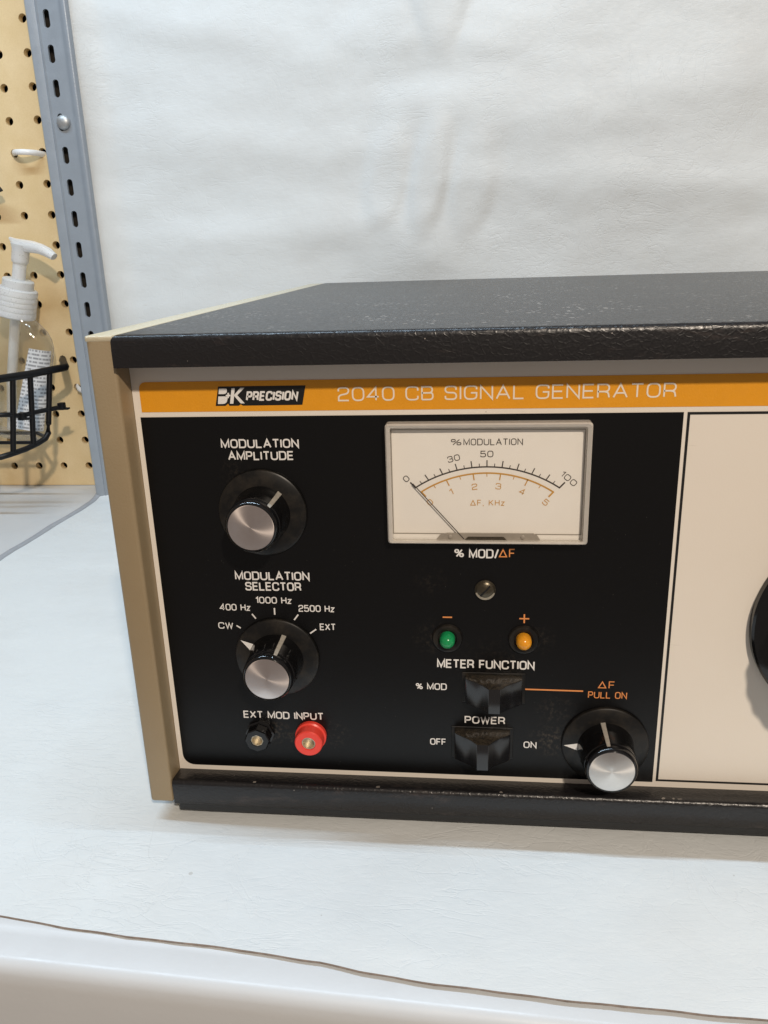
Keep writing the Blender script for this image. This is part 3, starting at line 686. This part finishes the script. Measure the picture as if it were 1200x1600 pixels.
for x in (85.2, 103.0):
    bm = bmesh.new(); lathe(bm, (x, 5.1, 78.9), [(.55, 0), (.55, .3), (.3, .45), (0, .46)], 14); obj('movement_screw', bm, M['mech'], meter)

# meter zero screw
bm = bmesh.new(); lathe(bm, (93.95, PY, 63.9), [(2.65, 0), (2.65, .5), (2.35, .8), (2.0, .4), (1.9, -.2)], 36); adj = obj('zero_adjust_screw', bm, M['dark_metal'], gen)
bm = bmesh.new(); lathe(bm, (93.95, PY, 63.9), [(2.25, .1), (2.25, .7), (1.7, 1.15), (0, 1.3)], 32); obj('screw_head', bm, M['dark_metal'], adj)
bm = bmesh.new(); c_, s_ = math.cos(.85), math.sin(.85)
prism(bm, [(93.95 + c_ * u - s_ * w_, 63.9 + s_ * u + c_ * w_) for u, w_ in ((-1.8, -.22), (1.8, -.22), (1.8, .22), (-1.8, .22))], PY - 1.36, PY - .9); obj('screw_slot', bm, M['black_ink'], adj)
bm = bmesh.new()
vv = [(93.95 + 2.5 * math.cos(a), 63.9 + 2.5 * math.sin(a)) for a in np.linspace(PI * 1.08, PI * 1.92, 20)] + [(93.95 + 2.25 * math.cos(a), 64.15 + 2.05 * math.sin(a)) for a in np.linspace(PI * 1.88, PI * 1.12, 20)]
prism(bm, vv, PY - .98, PY - .6); obj('rim_glint', bm, M['brass'], adj)  # light on the rim's lower edge, built as a pale crescent

# indicator lamps
for x, mt, lb in ((84.25, 'green', 'green indicator lamp'), (103.95, 'amber', 'amber indicator lamp')):
    bm = bmesh.new(); lathe(bm, (x, PY, 50.0), [(4.0, 0), (4.0, .35), (3.7, .8), (3.2, .95), (2.5, .75), (2.3, .2)], 40); lamp = obj('indicator_lamp', bm, M['skirt'], gen); lamp['label'] = lb
    bm = bmesh.new(); lathe(bm, (x, PY, 50.0), [(2.0, .2), (2.0, 1.7), (1.85, 2.6), (1.4, 3.3), (.75, 3.7), (0, 3.85)], 28); obj('lens', bm, M[mt], lamp)

# knobs
def knob(cx, cz, cap, ribs, ptr, lean=(0, 0), name='knob', label=None):
    bm = bmesh.new(); lathe(bm, (cx, PY, cz), [(11.35, .15), (11.45, .6), (11.3, 1.0), (10.9, 1.25), (7.7, 1.75), (7.3, 1.8)], 72); kb = obj(name, bm, M['skirt'], gen, angle=30)
    if label: kb['label'] = label
    bm = bmesh.new(); lathe(bm, (cx, PY, cz), [(7.45, 1.6), (7.3, 2.2), (7.15, 3.0), (6.75, 9.4), (6.66, 9.8), (6.3, 9.95), (6.3, 10.5), (6.66, 10.65), (6.62, 11.3), (6.52, 11.75), (6.25, 12.2), (5.95, 12.45), (5.8, 12.45), (5.78, 12.1)], 72); obj('knob_body', bm, M['plastic'], kb, angle=24)
    bm = bmesh.new(); lathe(bm, (cx, PY, cz), [(5.75, 12.0), (5.75, 12.35), (5.6, 12.42), (0, 12.42)], 64)
    obj('cap', bm, cap, kb, angle=30)
    for a_, wd, mt in ribs:
        a = math.radians(a_); bm = bmesh.new(); u = Vector((math.cos(a), 0, math.sin(a))); s = Vector((-math.sin(a), 0, math.cos(a)))
        sec = []
        for h, r, hw in ((1.9, 7.75, wd * 1.25), (3.0, 7.5, wd * 1.15), (9.6, 6.98, wd), (11.0, 6.66, wd * .8)):
            o_ = Vector((cx, PY - h, cz))
            sec.append([bm.verts.new(o_ + u * (r - 1.2) - s * hw), bm.verts.new(o_ + u * r - s * hw * .8), bm.verts.new(o_ + u * r + s * hw * .8), bm.verts.new(o_ + u * (r - 1.2) + s * hw)])
        for A, B in zip(sec, sec[1:]):
            for k in range(4): bm.faces.new((A[k], A[(k + 1) % 4], B[(k + 1) % 4], B[k]))
        bm.faces.new(sec[0][::-1]); bm.faces.new(sec[-1]); tri(bm); obj('grip_mark', bm, M[mt], kb)
    if ptr is not None:
        a = math.radians(ptr); bm = bmesh.new(); u = Vector((math.cos(a), math.sin(a))); s = Vector((-u.y, u.x))
        P = [Vector((cx, cz)) + u * 10.9, Vector((cx, cz)) + u * 7.4 - s * 1.05, Vector((cx, cz)) + u * 7.4 + s * 1.05]
        ys = [PY - 1.34, PY - 1.92, PY - 1.92]
        f = bm.faces.new([bm.verts.new((p.x, y, p.y)) for p, y in zip(P, ys)]); f.normal_update()
        if f.normal.y > 0: f.normal_flip()
        obj('pointer', bm, M['white_ink'], kb, angle=0)
    return kb
knob(37.6, 84.5, M['cap_pink'], [(48, .62, 'worn'), (176, .62, 'worn'), (288, .5, 'plastic')], 250, label='modulation amplitude knob with a pinkish worn cap')
knob(38.4, 43.4, M['cap_pink'], [(70, .62, 'worn'), (194, .62, 'worn'), (310, .5, 'plastic')], 151, label='modulation selector knob pointing to CW')
knob(126.1, 19.4, M['cap_white'], [(98, .62, 'worn'), (218, .5, 'plastic'), (338, .5, 'plastic')], 180, label='pull knob with a clean bright cap')
# big tuning knob at the right, on the cream field
bm = bmesh.new(); TX, TC = 186.0, 56.0
lathe(bm, (TX, PY, TC), [(26.5, .15), (26.5, 2.0), (26.0, 2.6), (24.2, 3.2), (22.2, 3.6)], 90); tk = obj('tuning_knob', bm, M['plastic'], gen, angle=30)
bm = bmesh.new(); lathe(bm, (TX, PY, TC), [(21.8, 3.5), (21.5, 6), (21.0, 16), (20.4, 17.4), (19.4, 17.8), (18.6, 17.4)], 96, mod=lambda a, h: 1 + .012 * math.cos(a * 24)); obj('knob_body', bm, M['plastic'], tk, angle=24)
bm = bmesh.new(); lathe(bm, (TX, PY, TC), [(18.5, 17.2), (18.5, 17.5), (0, 17.5)], 64); obj('cap', bm, M['cap_white'], tk)

# slide switches with a wedge-shaped lever
def switch(cx, z0, z1, label):
    bm = bmesh.new(); box(bm, (cx - 8.3, PY - .35, z0 - .7), (cx + 8.3, PY - .05, z1 + .5), .12, 1); sw = obj('switch', bm, M['skirt'], gen); sw['label'] = label
    plan = [(-7.5, 6.7), (-7.45, 4.6), (-7.0, 4.1), (-4.6, 2.5), (-3.1, 1.3), (-1.75, -.3), (-1.45, -.6), (1.45, -.6), (1.75, -.3), (3.1, 1.3), (4.6, 2.5), (7.0, 4.1), (7.45, 4.6), (7.5, 6.7)]
    bm = bmesh.new(); A = [bm.verts.new((cx + x, y, z0 + (PY - y) * .035)) for x, y in plan]; B = [bm.verts.new((cx + x, y, z1 - (PY - y) * .02)) for x, y in plan]
    fa = bm.faces.new(A); fb = bm.faces.new(B[::-1])
    for k in range(len(plan)): bm.faces.new((A[k], B[k], B[(k + 1) % len(plan)], A[(k + 1) % len(plan)]))
    tri(bm); es = [e for e in bm.edges if (e.verts[0] in A) == (e.verts[1] in A)]
    bmesh.ops.bevel(bm, geom=es, offset=.26, segments=2, profile=.5, affect='EDGES')
    obj('lever', bm, M['switch'], sw, angle=28)
switch(96.4, 31.9, 39.6, 'meter function slide switch'); switch(93.5, 14.6, 23.0, 'power slide switch')

# input sockets
bm = bmesh.new(); lathe(bm, (31.7, PY, 19.3), [(4.1, 0), (4.1, .8), (3.6, 1.0), (3.55, 3.9), (3.3, 4.2), (1.85, 4.2), (1.75, 4.0), (1.75, .5)], 8); jb = obj('input_socket', bm, M['plastic'], gen, angle=30); jb['label'] = 'black input socket'
bm = bmesh.new(); lathe(bm, (31.7, PY, 19.3), [(1.72, .3), (1.72, 4.0), (1.5, 4.0), (1.48, 2.3), (0, 2.2)], 24); obj('contact_sleeve', bm, M['brass'], jb)
bm = bmesh.new(); lathe(bm, (46.2, PY, 19.2), [(4.35, 0), (4.35, 1.2), (3.95, 1.5), (3.85, 4.3), (3.6, 4.6), (2.0, 4.6), (1.9, 4.4), (1.9, .5)], 44); jr = obj('input_socket', bm, M['red'], gen, angle=30); jr['label'] = 'red input socket'
bm = bmesh.new(); lathe(bm, (46.2, PY, 19.2), [(1.85, .3), (1.85, 4.3), (1.66, 4.3), (1.64, 2.5), (0, 2.4)], 24); obj('contact_sleeve', bm, M['brass'], jr)

# ================================================================ things by the pegboard
# wire basket: flared side towards the camera, held by hooks
bk = thing('wire_basket', (-205, 300, 30), 'black coated wire basket hung on the pegboard round the clear pump bottle', 'wire basket')
def P3(t_, z, fl): return (-168.8 - 20.2 * t_ + fl, 311.4 - 41.4 * t_, z)
def wire(name, pts, r): bm = bmesh.new(); tube(bm, pts, r, 8); return obj(name, bm, M['wire'], bk, angle=60)
rim = [(-187, 345.5, 83.5), (-186, 342, 82.5), (-169.5, 313, 81.9), (-168.8, 311.4, 81.7), (-180.1, 288.3, 80.9), (-189, 270, 81.0), (-193, 265, 81), (-236, 262, 81), (-252, 300, 81.5), (-252, 343, 82.5)]
wire('rim', rim, 2.4)
bot = [(-177.0, 294.8, 50), (-177.4, 293.6, 43), (-178.6, 290.8, 39.8), (-181, 286, 38.0), (-185, 278, 36.2), (-190, 268, 35.2), (-193, 263, 34.8), (-236, 262, 34.8), (-250, 300, 36), (-250, 343, 38)]
wire('bottom_rail', bot, 1.85)
wire('middle_rail', [(-171.5, 306, 57.2), (-179.5, 289.6, 57.4), (-185.4, 277.4, 57.0), (-187, 274, 58.6), (-191, 266.4, 60.0), (-236, 262, 60), (-251, 300, 60)], 1.5)
for (a, b) in (((-173.9, 300.9, 81.5), (-177.0, 294.8, 48)), ((-180.1, 288.3, 80.9), (-182.6, 283.0, 37.2)), ((-185.3, 277.6, 80.7), (-189.0, 270, 35.2)), ((-205, 264, 81), (-205, 263, 35)), ((-222, 263, 81), (-222, 262.5, 35)), ((-252, 318, 81.5), (-250, 318, 36.6))): wire('upright', [a, b], 1.75)
wire('floor_wire', [(-190, 303, 34.5), (-246, 303, 34.5)], 1.2)
wire('floor_wire', [(-178, 292, 40), (-200, 320, 37), (-244, 322, 37)], 1.2)
for c in ((-184.6, 279.0, 56.4), (-172.0, 305.0, 57.6)):
    bm = bmesh.new(); box(bm, (c[0] - 1.6, c[1] - 2.6, c[2] - 2.0), (c[0] + 2.4, c[1] + 1.6, c[2] + 2.6), .5, 2); zt = obj('cable_tie', bm, M['wire'], bk)
    bm = bmesh.new(); tube(bm, [(c[0] + 1.0, c[1] - 1, c[2] - 1), (c[0] + 3.0, c[1] + 1.5, c[2] - 1.7), (c[0] + 4.2, c[1] + 2.5, c[2] - 1.4)], [1.1, .9, .5], 6); obj('tie_tail', bm, M['wire'], zt)

# pump bottle
CX, CY = -201.5, 325.0; AX, AY = 27.0, 11.5; BB = 33.0
TILT = math.radians(15)
bot_ = thing('pump_bottle', (CX, CY, BB), 'clear plastic pump bottle with a white pump head standing in the black wire basket', 'bottle')
def ell(bm, prof, n=56, ex=2.4, cap=True):
    rings = []
    for k_, z, kk in prof:     # scale, height, roundness towards a circle of the neck
        rg = []
        for i in range(n):
            a = 2 * PI * i / n; ca, sa = math.cos(a), math.sin(a)
            e = 2 / ex; px = AX * k_ * math.copysign(abs(ca) ** e, ca); py = AY * k_ * math.copysign(abs(sa) ** e, sa)
            rr = 10.2; px = px * (1 - kk) + rr * ca * kk; py = py * (1 - kk) + rr * sa * kk
            rg.append(bm.verts.new((CX + px, CY + py, z)))
        rings.append(rg)
    for A, B in zip(rings, rings[1:]):
        for i in range(n): bm.faces.new((A[i], A[(i + 1) % n], B[(i + 1) % n], B[i]))
    if cap: bm.faces.new(rings[0]); bm.faces.new(rings[-1])
    return tri(bm)
bm = bmesh.new(); ell(bm, [(.80, BB + .8, 0), (.88, BB + .2, 0), (.95, BB + 1.2, 0), (.985, BB + 4, 0), (1.0, BB + 14, 0), (1.0, 90, 0), (.99, 98, 0), (.95, 103, .05), (.86, 107.5, .15), (.72, 111, .35), (.60, 113.2, .7), (.5, 114.5, 1), (.5, 118, 1)]); obj('bottle_body', bm, M['bottle'], bot_, angle=60)
def patch(a0, a1, z0, z1, off, slant=0, n=16):
    bm = bmesh.new(); rows = []
    for j in range(2):
        r = []
        for i in range(n + 1):
            a = math.radians(a0 + (a1 - a0) * i / n + (slant * (1 - i / n) if j == 1 else 0)); ca, sa = math.cos(a), math.sin(a); e = 2 / 2.4
            px = (AX + off) * math.copysign(abs(ca) ** e, ca); py = (AY + off) * math.copysign(abs(sa) ** e, sa); r.append(bm.verts.new((CX + px, CY + py, (z0, z1)[j])))
        rows.append(r)
    for i in range(n): bm.faces.new((rows[0][i], rows[0][i + 1], rows[1][i + 1], rows[1][i]))
    return tri(bm)
obj('back_label', patch(-70, -8, 42, 97, .35, 12), M['label'], bot_, angle=0)
obj('front_label', patch(-150, -92, 42, 82, .35), M['front_label'], bot_, angle=0)
bot_.location = Vector((CX - 92 * math.sin(TILT), CY, BB + 92 * (1 - math.cos(TILT)))) * S; bot_.rotation_euler = (0, TILT, 0)
# dip tube
bm = bmesh.new(); tube(bm, [(CX, CY, 116), (CX + 1, CY, 70), (CX + 4, CY, BB + 4)], 3.2, 14); obj('dip_tube', bm, M['pump'], bot_)
bm = bmesh.new(); prof = [(11.4, 112.6), (12.2, 113.2)]
for k in range(5): prof += [(12.3, 114 + k * 3.2), (12.3, 116.2 + k * 3.2), (12.14, 116.6 + k * 3.2), (12.14, 117.0 + k * 3.2)]
prof += [(12.0, 130.5), (11.4, 131.0), (9.6, 131.2), (9.5, 136.0), (8.9, 136.6), (4.2, 136.8)]
lathe(bm, (CX + .2, CY, 0), prof, 48, 'z'); obj('pump_collar', bm, M['pump'], bot_, angle=30)
bm = bmesh.new(); lathe(bm, (CX + .2, CY, 0), [(4.1, 136), (4.1, 146.5), (5.0, 147.4), (5.2, 149), (5.4, 155.2), (6.4, 158.6), (5.0, 159.6), (0, 160.0)], 32, 'z'); obj('pump_stem', bm, M['pump'], bot_, angle=40)
bm = bmesh.new(); nz = [(-9.5, 3.0, 160.2), (-5, 1.5, 158.6), (0, 0, 157.4), (8, -2, 157.0), (15, -4.5, 155.8), (21, -6.5, 153.8), (26, -8.2, 151.2)]
tube(bm, [(CX + .2 + a, CY + b, c) for a, b, c in nz], [.9, 2.6, 4.2, 3.7, 3.2, 2.9, 2.2], 16); [setattr(v.co, 'z', v.co.z + max(0, v.co.x - CX) * .22) for v in bm.verts]; obj('nozzle', bm, M['pump'], bot_, angle=60)

# white cable tie looped through two holes, another one lower behind the post
bm = bmesh.new(); x0, x1, zc = -198 + .5, -179.4 - .2, 8 + DZ * 11 - .2
pts = [(x0 - .6, 347, zc + .6), (x0 - .4, 343, zc + .4)] + [(x0 + (x1 - x0) * k / 10, 343.0 - 7.2 * math.sin(PI * k / 10) ** .7, zc + .4 - 1.0 * k / 10) for k in range(1, 10)] + [(x1, 343, zc - .9), (x1 + .4, 347, zc - .9)]
tube(bm, pts, 1.15, 10, flat=1.5); tl = obj('white_cable_tie', bm, M['white_plastic'], base=(-189, 340, zc)); tag(tl, 'white plastic tie looped between two pegboard holes high beside the post', 'cable tie', 'white ties in the pegboard')
bm = bmesh.new(); zc = 8 + DZ * 3 + 1.0
tube(bm, [(-180.0, 347, zc), (-178.6, 343, zc - .4), (-176, 339.6, zc - 1.6), (-170, 338, zc - 4), (-161, 343, zc - 4), (-160.5, 347, zc - 3)], 1.3, 10, flat=1.4); tl = obj('white_cable_tie', bm, M['white_plastic'], base=(-172, 340, zc)); tag(tl, 'white plastic tie in a low pegboard hole half hidden behind the post', 'cable tie', 'white ties in the pegboard')
# black tool handle tip at the left edge
bm = bmesh.new(); tube(bm, [(-250, 336, 196), (-225, 334, 193.5), (-212, 333, 191.8), (-206, 332.5, 190.6), (-203.4, 332.2, 189.8)], [3.6, 3.9, 3.6, 2.6, .6], 14, flat=.8); hk = obj('tool_handle', bm, M['rubber'], base=(-225, 335, 193)); tag(hk, 'black rounded tip of a tool poking in before the pegboard above the bottle', 'tool')
